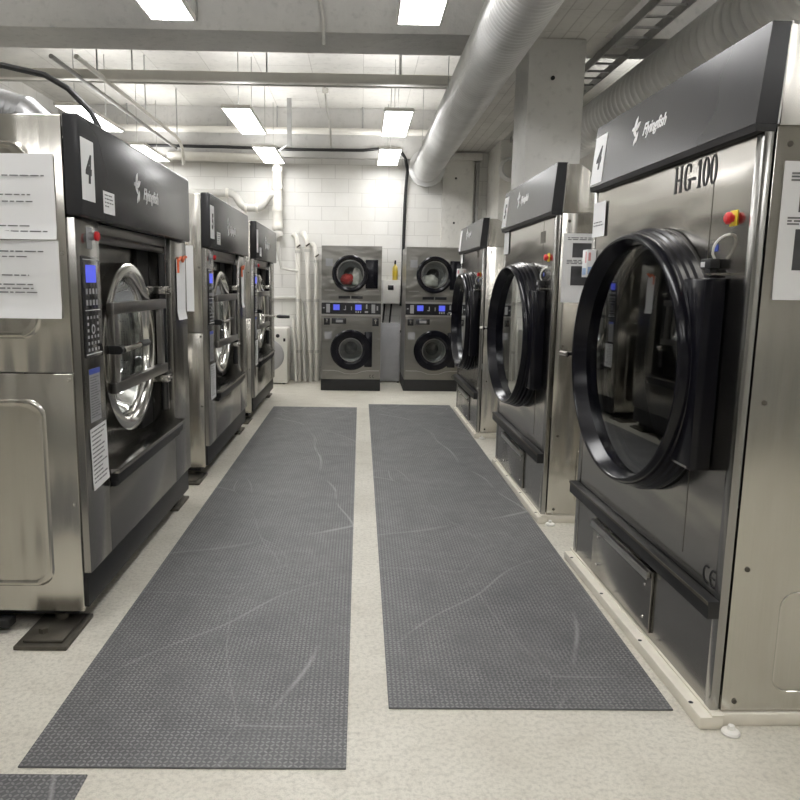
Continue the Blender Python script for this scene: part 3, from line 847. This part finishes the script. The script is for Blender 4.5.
DLEN = 1.5
def make_dryer(loc, rz, tall=2.2, text=True, rail=.05, ajar=2.4, zc=1.16, ks=1.0, fh=.29):
    K = lambda prof: [(a*ks, b) for a, b in prof]
    aj = math.radians(ajar)
    r = thing('tumble_dryer', '', 'tumble dryer', loc, rz, 'large tumble dryers along the right side')
    n_ = FR((0, 0, 0), -Y_, Z_)      # u = reading direction seen from the aisle, n = -x
    zs = tall-fh
    # near and far side panels
    for side, (y0, y1) in enumerate(((0, .012), (DLEN-.012, DLEN))):
        p = MB().box(.032, 1.5, y0, y1, .05, zs-.003, .003)
        po = p.build('side_panel', 'steel_side', r)
        hs = MB().prism([(.04, zs+.003), (1.5, zs+.003), (1.5, tall-.28+.02), (.42, tall-.24), (.30, tall-.17), (.17, tall-.04), (.12, tall-.008), (.04, tall-.008)], FR((0, y1, 0), X_, Z_), 0, y1-y0)
        hs.build('hood_side', 'steel_side', r)
        s = MB(); sg = -1 if side == 0 else 1; ye = y0 if side == 0 else y1
        for x, z in ((.075, .085), (.075, zs-.05), (.075, 1.1), (.075, .55)): s.lathe((x, ye, z), (0, sg, 0), [(.009, 0), (.008, .004), (.001, .005)], 12)
        s.split('screw', 'base_metal', po)
        if side == 0:
            e = MB()
            for z0, z1 in ((.12, .47),):
                x0, x1, rr, path = .20, 1.35, .05, []
                for cx, cz, a0 in ((x1-rr, z1-rr, 0), (x0+rr, z1-rr, 90), (x0+rr, z0+rr, 180), (x1-rr, z0+rr, 270)):
                    for k in range(6):
                        t_ = math.radians(a0+k*18); path.append(V((cx+rr*math.cos(t_), -.001, cz+rr*math.sin(t_))))
                path.append(path[0].copy())
                e.sweep(path, .003, 6)
            e.build('embossed_field', 'steel_side', po)
    MB().prism([(.04, tall-.01), (.12, tall-.01), (.17, tall-.042), (.30, tall-.172), (.42, tall-.242), (1.5, tall-.262), (1.5, tall-.30), (.04, tall-.30)], FR((0, DLEN-.013, 0), X_, Z_), 0, DLEN-.026).build('hood', 'steel_side', r)
    MB().box(.95, 1.49, .013, DLEN-.013, .06, tall-.31).box(.03, .95, .013, DLEN-.013, .06, .10).build('body', 'steel_dryer', r)
    # corner posts
    for y0, y1 in ((0, .045), (DLEN-.045, DLEN)):
        MB().box(-.004, .026, y0+.001, y1, .05, zs-.003, .004).build('corner_post', 'post', r)
    yc = .72
    MB().hole_plate(n_, -(DLEN-.046), -.046, .45, zs-.004, -yc, zc, .455*ks, -.012, 0, sy=1.05).build('front_panel', 'steel_dryer', r)
    MB().box(-.0012, 0, .290, .2925, .5, zs-.01).build('panel_seam', 'base_metal', r)
    MB().box(0, .02, .046, DLEN-.046, .05, .449).build('lower_panel', 'steel_front', r)
    ap = MB().box(-.012, -.0005, .50, 1.19, .075, .335, .002)
    ao = ap.build('access_panel', 'steel_front', r)
    MB().box(-.030, -.013, .51, 1.18, .305, .332, .003).box(-.03, -.026, .51, 1.18, .298, .306).build('pull_strip', 'alu', ao)
    s = MB()
    for y in (.56, 1.12):
        for z in (.12, .26): s.lathe((-.012, y, z), (-1, 0, 0), [(.007, 0), (.006, .003), (.001, .004)], 10)
    s.split('rivet', 'chrome', ao)
    MB().box(-.042, -.001, .002, DLEN-.002, .375, .437, .004).build('bumper_rail', 'black_rubber', r)
    MB().box(-.046, -.0425, .002, DLEN-.002, .425, .437, .001).build('bumper_edge', 'base_metal', r)
    # base rails
    b = MB().box(-rail, .03, -.03, DLEN, .0, .045, .006).box(-.01, .03, -.03, DLEN+.03, .045, .052)
    b.box(.03, 1.5, -.012, .05, 0, .046, .006)
    bo = b.build('base_rail', 'white_paint', r)
    h_ = MB()
    for y in (.06, .5, .95, 1.4): h_.cyl((.01-rail, y, .0445), (.01-rail, y, .0458), .008, n=10)
    h_.split('bolt_hole', 'dark_gap', bo)
    f_ = MB().lathe((.045, -.05, 0), (0, 0, 1), [(.001, .0), (.028, 0), (.03, .006), (.026, .012), (.012, .016), (.010, .03), (.001, .031)], 24)
    f_.build('levelling_foot', 'white_plastic', r)
    # fascia leans back slightly at the top
    zt = tall
    fa = MB().prism([(-.036, zs+.006), (.03, zs+.006), (.045, zt), (-.012, zt)], FR((0, DLEN-.02, 0), X_, Z_), 0, DLEN-.02)
    fo = fa.build('fascia', 'black_fascia', r)
    MB().prism([(-.030, zs-.016), (.028, zs-.016), (.03, zs+.005), (-.036, zs+.005)], FR((0, DLEN-.02, 0), X_, Z_), 0, DLEN-.02).build('lower_lip', 'black_rubber', fo)
    MB().prism([(.0305, zs+.006), (.036, zs+.006), (.05, zt+.002), (.0455, zt+.002)], FR((0, DLEN-.02, 0), X_, Z_), 0, DLEN-.02).build('edge_trim', 'alu', fo)
    upv = V((.024, 0, zt-zs-.006)).normalized()
    ff = (V((-.036, 0, zs+.006)), -Y_, upv, (-Y_).cross(upv))
    lg = MB(); o, u, v, n = ff
    logo(lg, (o+u*(-.80)+v*.165, u, v, n), .84)
    lg.build('logo', 'silver_print', fo)
    # door
    A = (-1, 0, 0)
    MB().lathe((0, yc, zc), A, K([(.520, .0005), (.520, .018), (.50, .024), (.47, .024), (.46, .01), (.46, .0005)]), 80, closed=True, sy=1.05).build('door_gasket', 'black_rubber', r)
    do = MB().lathe((0, yc, zc), A, K([(.525, .001), (.525, .022), (.517, .03), (.517, .045), (.510, .052), (.510, .068), (.503, .076), (.503, .09), (.497, .104), (.490, .112), (.482, .112), (.477, .106), (.462, .05), (.458, .045), (.455, .03), (.46, .001)]), 96, closed=True, sy=1.05).turn(0, .15, aj).build('door', 'black_ring', r)
    MB().lathe((0, yc, zc), A, K([(.460, .052), (.44, .052), (.3, .053), (.001, .0535)]), 72, sy=1.05).turn(0, .15, aj).build('door_glass', 'glass_dark', do)
    MB().lathe((0, yc, zc), A, K([(.456, -.0125), (.456, -.17), (.445, -.17), (.445, -.0125)]), 64, closed=True).build('drum_lip', 'steel_side', r)
    MB().lathe((0, yc, zc), A, K([(.458, -.171), (.47, -.18), (.60, -.19), (.60, -.86), (.001, -.87)]), 64).build('drum', 'drum_dark', r)
    hb = MB().box(-.075, -.001, .145, .30, zc-.32*ks, zc+.325*ks, .008)
    hb.build('hinge_block', 'black_ring', do)
    MB().box(-.078, -.0755, .16, .30, zc-.314*ks, zc-.306*ks).build('hinge_edge', 'chrome', do)
    hd = MB().box(-.06, -.02, yc+.535, yc+.575, 1.11, 1.15, .004).sweep([(-.06, yc+.555, 1.13), (-.125, yc+.565, 1.13)], .012, 10).sweep([(-.125, yc+.535, 1.13), (-.13, yc+.61, 1.13)], .013, 10).turn(0, .15, aj)
    hd.build('door_handle', 'chrome', do)
    # door switch above the hinge
    zh = zc+.325*ks
    sw = MB().box(-.035, -.001, .20, .27, zh+0.033, zh+0.065, .003).box(-.028, -.001, .215, .25, zh+0.002, zh+0.032, .002).build('door_switch', 'black_rubber', r)
    MB().box(-.037, -.0355, .235, .262, zh+0.038, zh+0.055).build('switch_label', 'silver_print', sw)
    MB().box(-.05, -.001, .135, .20, zh+0.010, zh+0.017).build('switch_arm', 'chrome', sw)
    MB().sweep([(-.02, .205, zh+0.065), (-.03, .20, zh+0.080), (-.034, .19, zh+0.098), (-.033, .18, zh+0.113), (-.027, .168, zh+0.127), (-.016, .158, zh+0.137), (-.002, .15, zh+0.141)], .0042, 8).build('switch_cable', 'white_plastic', sw)
    MB().box(-.002, -.0003, .225, .25, zh+0.090, zh+0.112).build('blue_sticker', 'blue_print', sw)
    es = MB().box(-.003, -.0004, .118, .162, zs-0.280, zs-0.230, .001).build('emergency_stop', 'yellow', r)
    MB().lathe((-.004, .14, zs-0.255), A, [(.012, 0), (.012, .008), (.019, .010), (.019, .019), (.013, .025), (.001, .026)], 22).build('red_button', 'red', es)
    if text:
        tx = MB(); seriftext(tx, FR((-.0005, .60, zs-.128), -Y_, Z_), .096)
        tx.build('model_lettering', 'black_ink', r)
        ce = MB()
        for cy in (.105, .06):
            for k in range(14):
                t0, t1 = math.radians(70+k*220/14), math.radians(70+(k+1)*220/14)
                o2 = FR((-.0005, cy, .49), -Y_, Z_)
                ce.prism([(.028*math.cos(t0), .032*math.sin(t0)), (.028*math.cos(t1), .032*math.sin(t1)), (.021*math.cos(t1), .025*math.sin(t1)), (.021*math.cos(t0), .025*math.sin(t0))], o2, .0004, .0012)
        ce.prism([(-.024, -.003), (.006, -.003), (.006, .003), (-.024, .003)], FR((-.0005, .06, .49), -Y_, Z_), .0004, .0012)
        ce.build('conformity_mark', 'black_ink', r)
    else:
        MB().prism([(-.36, 1.72), (-.24, 1.72), (-.24, 1.79), (-.36, 1.79)], n_, .0005, .0012).prism([(-.34, 1.735), (-.26, 1.735), (-.26, 1.775), (-.34, 1.775)], n_, .0013, .002).build('model_plate', 'base_metal', r)
    return r, ff
D1, fD = make_dryer((1.195, 2.235, 0), math.radians(1.1), 2.22)
D1['label'] = 'nearest tumble dryer on the right marked HG-100, black fascia with placard 4'
D2, fD2 = make_dryer((1.14, 4.34, 0), math.radians(.3), 2.16, text=False, rail=.03, ajar=3.0, zc=1.115, ks=.95, fh=.28)
D2['label'] = 'middle tumble dryer on the right, black fascia with placard 5, beside the column'
D3, fD3 = make_dryer((1.135, 6.86, 0), 0, 2.07, text=False, rail=.03, ajar=1.0, zc=1.085, ks=.97, fh=.26)
D3['label'] = 'farthest tumble dryer on the right, in front of the right stacked machine'
placard('4', D1, fD, -1.475, -1.32, .01, .235)
placard('5', D2, fD2, -1.475, -1.32, .01, .235)
placard('', D3, fD3, -1.475, -1.36, .01, .235)

# ================================================================ STACKED WASHER DRYERS
def make_stack(x, y, label):
    r = thing('stacked_washer_dryer', label, 'stacked washer dryer', (x, y, 0), 0, 'stacked coin washer dryers at the back wall')
    fr = FR((0, 0, 0), X_, Z_)      # n = -y
    Wd, Dp = .805, .93
    b = MB().box(0, Wd, .30, Dp, .16, 1.95).box(0, .012, .01, .30, .16, 1.95).box(Wd-.012, Wd, .01, .30, .16, 1.95).box(.012, Wd-.012, .01, .30, 1.935, 1.95)
    b.build('body', 'steel_stack', r)
    MB().box(-.006, Wd+.004, .012, Dp-.05, 0, .158, .004).build('plinth', 'black_rubber', r)
    up = MB().hole_plate(fr, .0, Wd, 1.225, 1.95, .385, 1.585, .19, -.012, 0)
    up.build('upper_panel', 'steel_stack', r)
    lo = MB().hole_plate(fr, .0, Wd, .16, 1.02, .40, .565, .19, -.012, 0)
    lo.build('lower_panel', 'steel_stack', r)
    for cx, cz, R, gr, bx, bz0, bz1, dep in ((.385, 1.585, .245, .185, .755, 1.39, 1.77, .05), (.40, .565, .275, .165, .69, .335, .81, .055)):
        MB().lathe((cx, 0, cz), (0, 1, 0), [(.19, .0), (.195, .02), (.195, .24), (.15, .25), (.145, .235), (.10, .235), (.09, .25), (.05, .22), (.001, .20)], 48).build('drum', 'drum_dark', r)
        d_ = MB().lathe((cx, 0, cz), (0, -1, 0), [(R, .001), (R, dep*.7), (R-.015, dep), (gr+.03, dep), (gr, dep*.5), (gr, .001)], 64, closed=True)
        d_.box(cx+gr+.02, bx, -dep*.8, -.001, bz0, bz1, .008)
        do = d_.build('door', 'black_ring', r)
        MB().lathe((cx, 0, cz), (0, -1, 0), [(gr+.002, dep*.45), (gr*.7, .02), (.001, .012)], 48).build('door_glass', 'glass', do)
        MB().lathe((cx, 0, cz), (0, -1, 0), [(gr-.005, dep*.5), (gr-.005, dep*.62), (gr-.014, dep*.62), (gr-.014, dep*.5)], 48, closed=True).build('door_trim', 'steel_bar', do)
    bd = MB()
    bd.box(0, Wd, -.004, .012, 1.197, 1.224).box(0, Wd, -.004, .012, 1.021, 1.045)
    bd.split('trim_band', 'alu', r)
    cp = MB().box(.004, Wd-.004, -.002, .012, 1.046, 1.196).build('control_panel', 'black_gloss', r)
    s = MB()
    for x0 in (.16, .455): s.prism([(x0, 1.10), (x0+.085, 1.10), (x0+.085, 1.175), (x0, 1.175)], fr, .002, .0035)
    s.split('display', 'screen', cp)
    s = MB()
    for x0, x1, z0, z1 in ((.065, .115, 1.065, 1.18), (.675, .725, 1.065, 1.18), (.30, .33, 1.10, 1.11), (.32, .33, 1.11, 1.16), (.40, .41, 1.10, 1.15), (.46, .475, 1.065, 1.09), (.49, .505, 1.065, 1.09), (.52, .535, 1.065, 1.09), (.585, .63, 1.065, 1.09), (.60, .62, 1.12, 1.18), (.02, .045, 1.12, 1.135), (.745, .765, 1.10, 1.16)):
        s.prism([(x0, z0), (x1, z0), (x1, z1), (x0, z1)], fr, .002, .0032)
    s.split('keypad', 'grey_label', cp)
    # coin slots and small display
    for x0, x1, z0, z1, nm in ((.035, .115, .90, .99, 'coin_slot'), (.14, .335, .915, .99, 'coin_counter'), (.69, .775, .89, .995, 'coin_slot')):
        c = MB().box(x0, x1, -.008, -.0005, z0, z1, .002).build(nm, 'black_gloss', r)
        if nm == 'coin_slot': MB().box((x0+x1)/2-.006, (x0+x1)/2+.006, -.011, -.0085, z0+.03, z1-.02).cyl(((x0+x1)/2, -.0085, z1-.028), ((x0+x1)/2, -.012, z1-.028), .014, n=10).build('slot_plate', 'chrome', c)
        else: MB().box(x0+.055, x1-.045, -.0095, -.0085, z0+.02, z1-.02).build('counter_window', 'grey_label', c)
    s = MB().box(.23, .385, -.004, -.0005, 1.253, 1.29).box(.40, .555, -.004, -.0005, 1.253, 1.29)
    s.split('name_plate', 'black_gloss', r)
    s = MB().prism([(.055, 1.68), (.15, 1.68), (.15, 1.78), (.055, 1.78)], fr, .0005, .0015).prism([(.045, .71), (.14, .71), (.14, .81), (.045, .81)], fr, .0005, .0015)
    s.split('sticker', 'grey_label', r)
    s = MB().prism([(.04, 1.36), (.18, 1.36), (.18, 1.368), (.04, 1.368)], fr, .0004, .004).prism([(.6, 1.36), (.77, 1.36), (.77, 1.368), (.6, 1.368)], fr, .0004, .004).prism([(.02, .275), (.18, .275), (.18, .285), (.02, .285)], fr, .0004, .004).prism([(.62, .275), (.79, .275), (.79, .285), (.62, .285)], fr, .0004, .004)
    s.sweep([(.17, -.002, .28), (.24, -.002, .27), (.32, -.002, .24), (.40, -.002, .235), (.48, -.002, .24), (.56, -.002, .27), (.63, -.002, .28)], .004, 6)
    s.split('embossed_line', 'alu', r)
    ce = MB()
    for cx in (.675, .715):
        for k in range(10):
            t0, t1 = math.radians(70+k*22), math.radians(70+(k+1)*22)
            ce.prism([(cx+.018*math.cos(t0), .205+.02*math.sin(t0)), (cx+.018*math.cos(t1), .205+.02*math.sin(t1)), (cx+.012*math.cos(t1), .205+.014*math.sin(t1)), (cx+.012*math.cos(t0), .205+.014*math.sin(t0))], fr, .0004, .0012)
    ce.build('conformity_mark', 'black_ink', r)
    return r
SL = make_stack(-.525, 9.88, 'left stacked washer dryer at the back wall with red laundry in its upper drum')
SR = copy_tree(SL); SR.location = (.61, 9.93, 0)
SR['label'] = 'right stacked washer dryer at the back wall, partly behind the farthest dryer'
bundle('laundry_bundle', 'red_cloth', (-.525+.335, 9.88+.13, 1.505), .085, .075, .085, 9, 'red cloth in the upper drum of the left stacked machine')
bundle('laundry_bundle', 'white_cloth', (-.525+.47, 9.88+.14, 1.53), .07, .07, .12, 11, 'pale cloth next to the red cloth in the left stacked machine')
bundle('laundry_bundle', 'white_cloth', (.61+.33, 9.93+.13, 1.50), .11, .08, .09, 15, 'pale cloth in the upper drum of the right stacked machine')

# ================================================================ BACK WALL ITEMS
r = thing('electric_box', 'pale grey electric box on the back wall between the stacked machines', 'electric box', (.33, 10.95, 1.17))
MB().box(0, .245, -.16, 0, 0, .345, .008).build('casing', 'white_plastic', r)
MB().box(.07, .155, -.166, -.1605, .20, .27, .002).build('window', 'black_gloss', r)
a = MB()
for x in (.03, .13): a.sweep([(x, -.08, 0), (x-.01, -.08, -.12), (x-.03, -.07, -.36)], .014, 8)
a.split('cable_tail', 'cable', r)
r = thing('spray_bottle', 'clear bottle of yellow liquid standing on the electric box', 'bottle', (.505, 10.86, 1.515))
MB().lathe((0, 0, 0), (0, 0, 1), [(.001, 0), (.036, .0), (.039, .01), (.039, .17), (.03, .20), (.012, .215), (.012, .23), (.001, .23)], 24).build('bottle_body', 'oil', r)
MB().cyl((0, 0, .23), (0, 0, .26), .014, n=12).box(-.012, .012, -.05, .02, .26, .285, .003).build('spray_head', 'black_rubber', r)
MB().lathe((0, 0, .06), (0, 0, 1), [(.0395, 0), (.040, .002), (.040, .07), (.0395, .072)], 24).build('paper_label', 'yellow', r)
r = thing('metal_panel', 'grey metal panel standing on the floor between the stacked machines', 'panel', (.30, 10.78, 0))
p = MB().box(0, .29, 0, .03, .02, .89, .004).build('sheet', 'grey_paint', r)
MB().box(.015, .275, -.006, -.0005, .06, .84, .003).build('raised_field', 'grey_paint', r)
MB().box(0, .03, .0, .14, 0, .019).box(.26, .29, .0, .14, 0, .019).split('foot_rail', 'base_metal', r)

r = thing('front_load_washer', 'small white front loading washer behind the farthest big washer', 'washing machine', (-1.68, 10.45, 0))
MB().box(0, .635, 0, .45, .015, .81, .012).build('body', 'white_plastic', r)
MB().lathe((.36, 0, .42), (0, -1, 0), [(.23, .001), (.23, .02), (.20, .04), (.15, .045), (.001, .03)], 40).build('door', 'grey_paint', r)
MB().lathe((.50, 0, .70), (0, -1, 0), [(.028, .0), (.026, .02), (.001, .022)], 20).box(.58, .61, -.012, -.0005, .62, .665, .003).build('dial', 'black_rubber', r)
a = MB()
for x in (.05, .58):
    for y in (.05, .4): a.cyl((x, y, 0), (x, y, .016), .02, n=10)
a.split('foot', 'black_rubber', r)

# ================================================================ PAPERS
def sheet(name, label, cat, loc, u, w_, h_, rz=0, rows=(), seed=1, photos=(), curl=.0, clip=None, th=.0035, tilt=0, group=None, fill=(.5, 1)):
    """paper hanging with its lower left corner at loc; u = reading direction (local)"""
    r = thing(name, label, cat, loc, rz, group)
    u = V(u); v = Z_.copy(); n = u.cross(v)
    if tilt:
        q = Matrix.Rotation(tilt, 3, n); u = q @ u; v = q @ v
    fr = (V((0, 0, 0)), u, v, n)
    b = MB(); nx, ny = 10, 14; vs = []; fs = []
    def dep(a, c): return .0012+curl*(math.sin(a*5+c*3)*.5+.5)*.004+curl*max(0, .15-c)*.06
    for j in range(ny+1):
        for i in range(nx+1):
            a, c = i/nx, j/ny
            vs.append(fr[0]+u*(a*w_)+v*(c*h_)+n*dep(a, c))
    for j in range(ny):
        for i in range(nx): fs.append([j*(nx+1)+i, j*(nx+1)+i+1, (j+1)*(nx+1)+i+1, (j+1)*(nx+1)+i])
    k = len(vs)
    vs += [q-n*.0008 for q in vs]
    fs += [[a+k for a in f] for f in fs]
    b.faces(vs, fs).build('sheet', 'paper', r)
    off = (fr[0]+n*(.0006+curl*.0045), u, v, n)
    if rows:
        l = MB(); word_lines(l, off, w_*.08, w_*.92, rows, random.Random(seed), th, fill=fill); l.build('print', 'ink', r)
    for (a0, a1, b0, b1) in photos:
        MB().prism([(a0, b0), (a1, b0), (a1, b1), (a0, b1)], off, .0006, .0014).build('photograph', 'photo', r)
    if clip:
        c = MB()
        top = h_
        c.sweep([fr[0]+u*(w_*.15)+v*(top-.01)+n*.008, fr[0]+u*(w_*.4)+v*(top+.012)+n*.012, fr[0]+u*(w_*.6)+v*(top-.008)+n*.012, fr[0]+u*(w_*.85)+v*(top+.018)+n*.01, fr[0]+u*(w_*1.1)+v*(top+.02)+n*.006], .009, 8)
        c.sweep([fr[0]+u*(w_*.12)+v*(top-.08)+n*.008, fr[0]+u*(w_*.15)+v*(top)+n*.008], .008, 8)
        c.build('cord_loop', 'orange', r)
    return r
# two sheets on the side of the near washer
sheet('paper_notice', 'upper white typed sheet taped to the side of the nearest washer', 'paper', (-1.56, 2.851, 1.60), X_, .40, .315, rows=[.235, .165, .14, .05, .03], seed=2, curl=.8, th=.0045, fill=(.75, 1))
sheet('paper_notice', 'lower white typed sheet taped to the side of the nearest washer', 'paper', (-1.56, 2.851, 1.30), X_, .405, .297, rows=[.255, .235, .165, .13, .115, .10], seed=5, curl=.8, th=.0045, fill=(.7, 1))
rows_ = [.245-.018*i for i in range(13)]
for i, W in enumerate((W1, W2, W3)):
    nm = ('nearest', 'middle', 'farthest')[i]
    sheet('paper_notice', 'white printed sheet hanging low on the control column of the %s big washer' % nm, 'paper', (-1.13+.0315, WY[i]+.075, .585), Y_, .19, .26, rows=rows_, seed=8+i, curl=.3, th=.006, tilt=.05 if i == 0 else 0, fill=(.6, 1))
sheet('hanging_paper', 'narrow white paper on an orange cord on the nearest washer', 'paper', (-1.13+.0315, WY[0]+1.53, 1.22), Y_, .22, .36, seed=3, curl=1.2, clip=1)
sheet('hanging_paper', 'narrow white paper on an orange cord on the middle washer', 'paper', (-1.13+.0315, WY[1]+1.50, 1.22), Y_, .15, .36, seed=3, curl=1.2, clip=1)
sheet('paper_notice', 'white sheet on the side of the middle washer, seen behind the nearest washer', 'paper', (-1.42, WY[1]-.009, 1.24), X_, .235, .46, seed=3, curl=.4)
def on(root, p):
    a = root.rotation_euler[2]; c, s = math.cos(a), math.sin(a)
    return (root.location[0]+p[0]*c-p[1]*s, root.location[1]+p[0]*s+p[1]*c, root.location[2]+p[2])
pr = [.375, .365, .355, .245, .236, .227, .218]
sheet('instruction_poster', 'white instruction poster with two photographs on the side of the nearest dryer', 'poster', on(D1, (.062, -.003, 1.42)), X_, .30, .41, rz=D1.rotation_euler[2], rows=[.375, .365, .355, .245, .236, .227], seed=21, photos=((.055, .20, .262, .345), (.052, .20, .09, .212)), curl=.4, th=.005, fill=(.8, 1))
sheet('instruction_poster', 'white instruction poster with two photographs on the side of the middle dryer', 'poster', on(D2, (.045, -.003, 1.36)), X_, .30, .40, rz=D2.rotation_euler[2], rows=[.375, .365, .245, .236, .227], seed=22, photos=((.055, .20, .262, .345), (.052, .20, .10, .212)), curl=.2, th=.005, fill=(.8, 1))
for i, D in enumerate((D1, D2, D3)):
    nm = ('nearest', 'middle', 'farthest')[i]
    sheet('paper_notice', 'small white notice under the fascia at the far edge of the %s dryer' % nm, 'paper', on(D, (-.006, 1.485, 1.695)), -Y_, .17, .165, rz=D.rotation_euler[2], rows=[.07, .055] if i == 0 else (), seed=31, curl=.1, th=.005, fill=(.8, 1))
    if i == 1: continue
    c = thing('small_box', 'small printed box fixed at the far edge of the %s dryer' % nm, 'box', on(D, (-.002, 1.42, 1.50)), D.rotation_euler[2], 'small printed boxes on the dryers')
    MB().box(-.045, -.001, 0, .075, 0, .135, .002).build('carton', 'paper', c)
    MB().box(-.0465, -.0453, .012, .026, .07, .125).box(-.04, -.028, -.0015, -.0003, .08, .12).build('red_print', 'pale_red', c)
    MB().box(-.0465, -.0453, .012, .062, .012, .045).box(-.04, -.016, -.0015, -.0003, .015, .05).build('blue_print', 'pale_blue', c)

# flexible duct on top of the near washer and a black cable
r = thing('flexible_duct', 'silver corrugated hose running over the top of the nearest washer', 'hose', (-1.45, 3.35, 2.032))
a = MB(); pts = []; rr = []
for k in range(97):
    t_ = k/96
    pts.append((-1.3*t_, .15*t_,   .085+.42*t_**1.1)); rr.append(.115 if k % 2 else .097)
pts = [(.05, 0, .0), (.04, 0, .05)]+pts; rr = [.09, .10]+rr
a.sweep(pts, rr, 28)
a.build('hose', 'foil', r, 15)
tag(MB().sweep([(-4.25, 4.6, 2.75), (-3.0, 4.5, 2.68), (-2.0, 4.3, 2.62), (-1.75, 4.25, 2.56), (-1.61, 4.2, 2.48), (-1.49, 4.2, 2.36), (-1.44, 4.2, 2.26), (-1.42, 4.2, 2.04)], .016, 8).build('power_cable', 'cable'), 'black cable crossing from the left wall to the top of the nearest washer', 'cable')
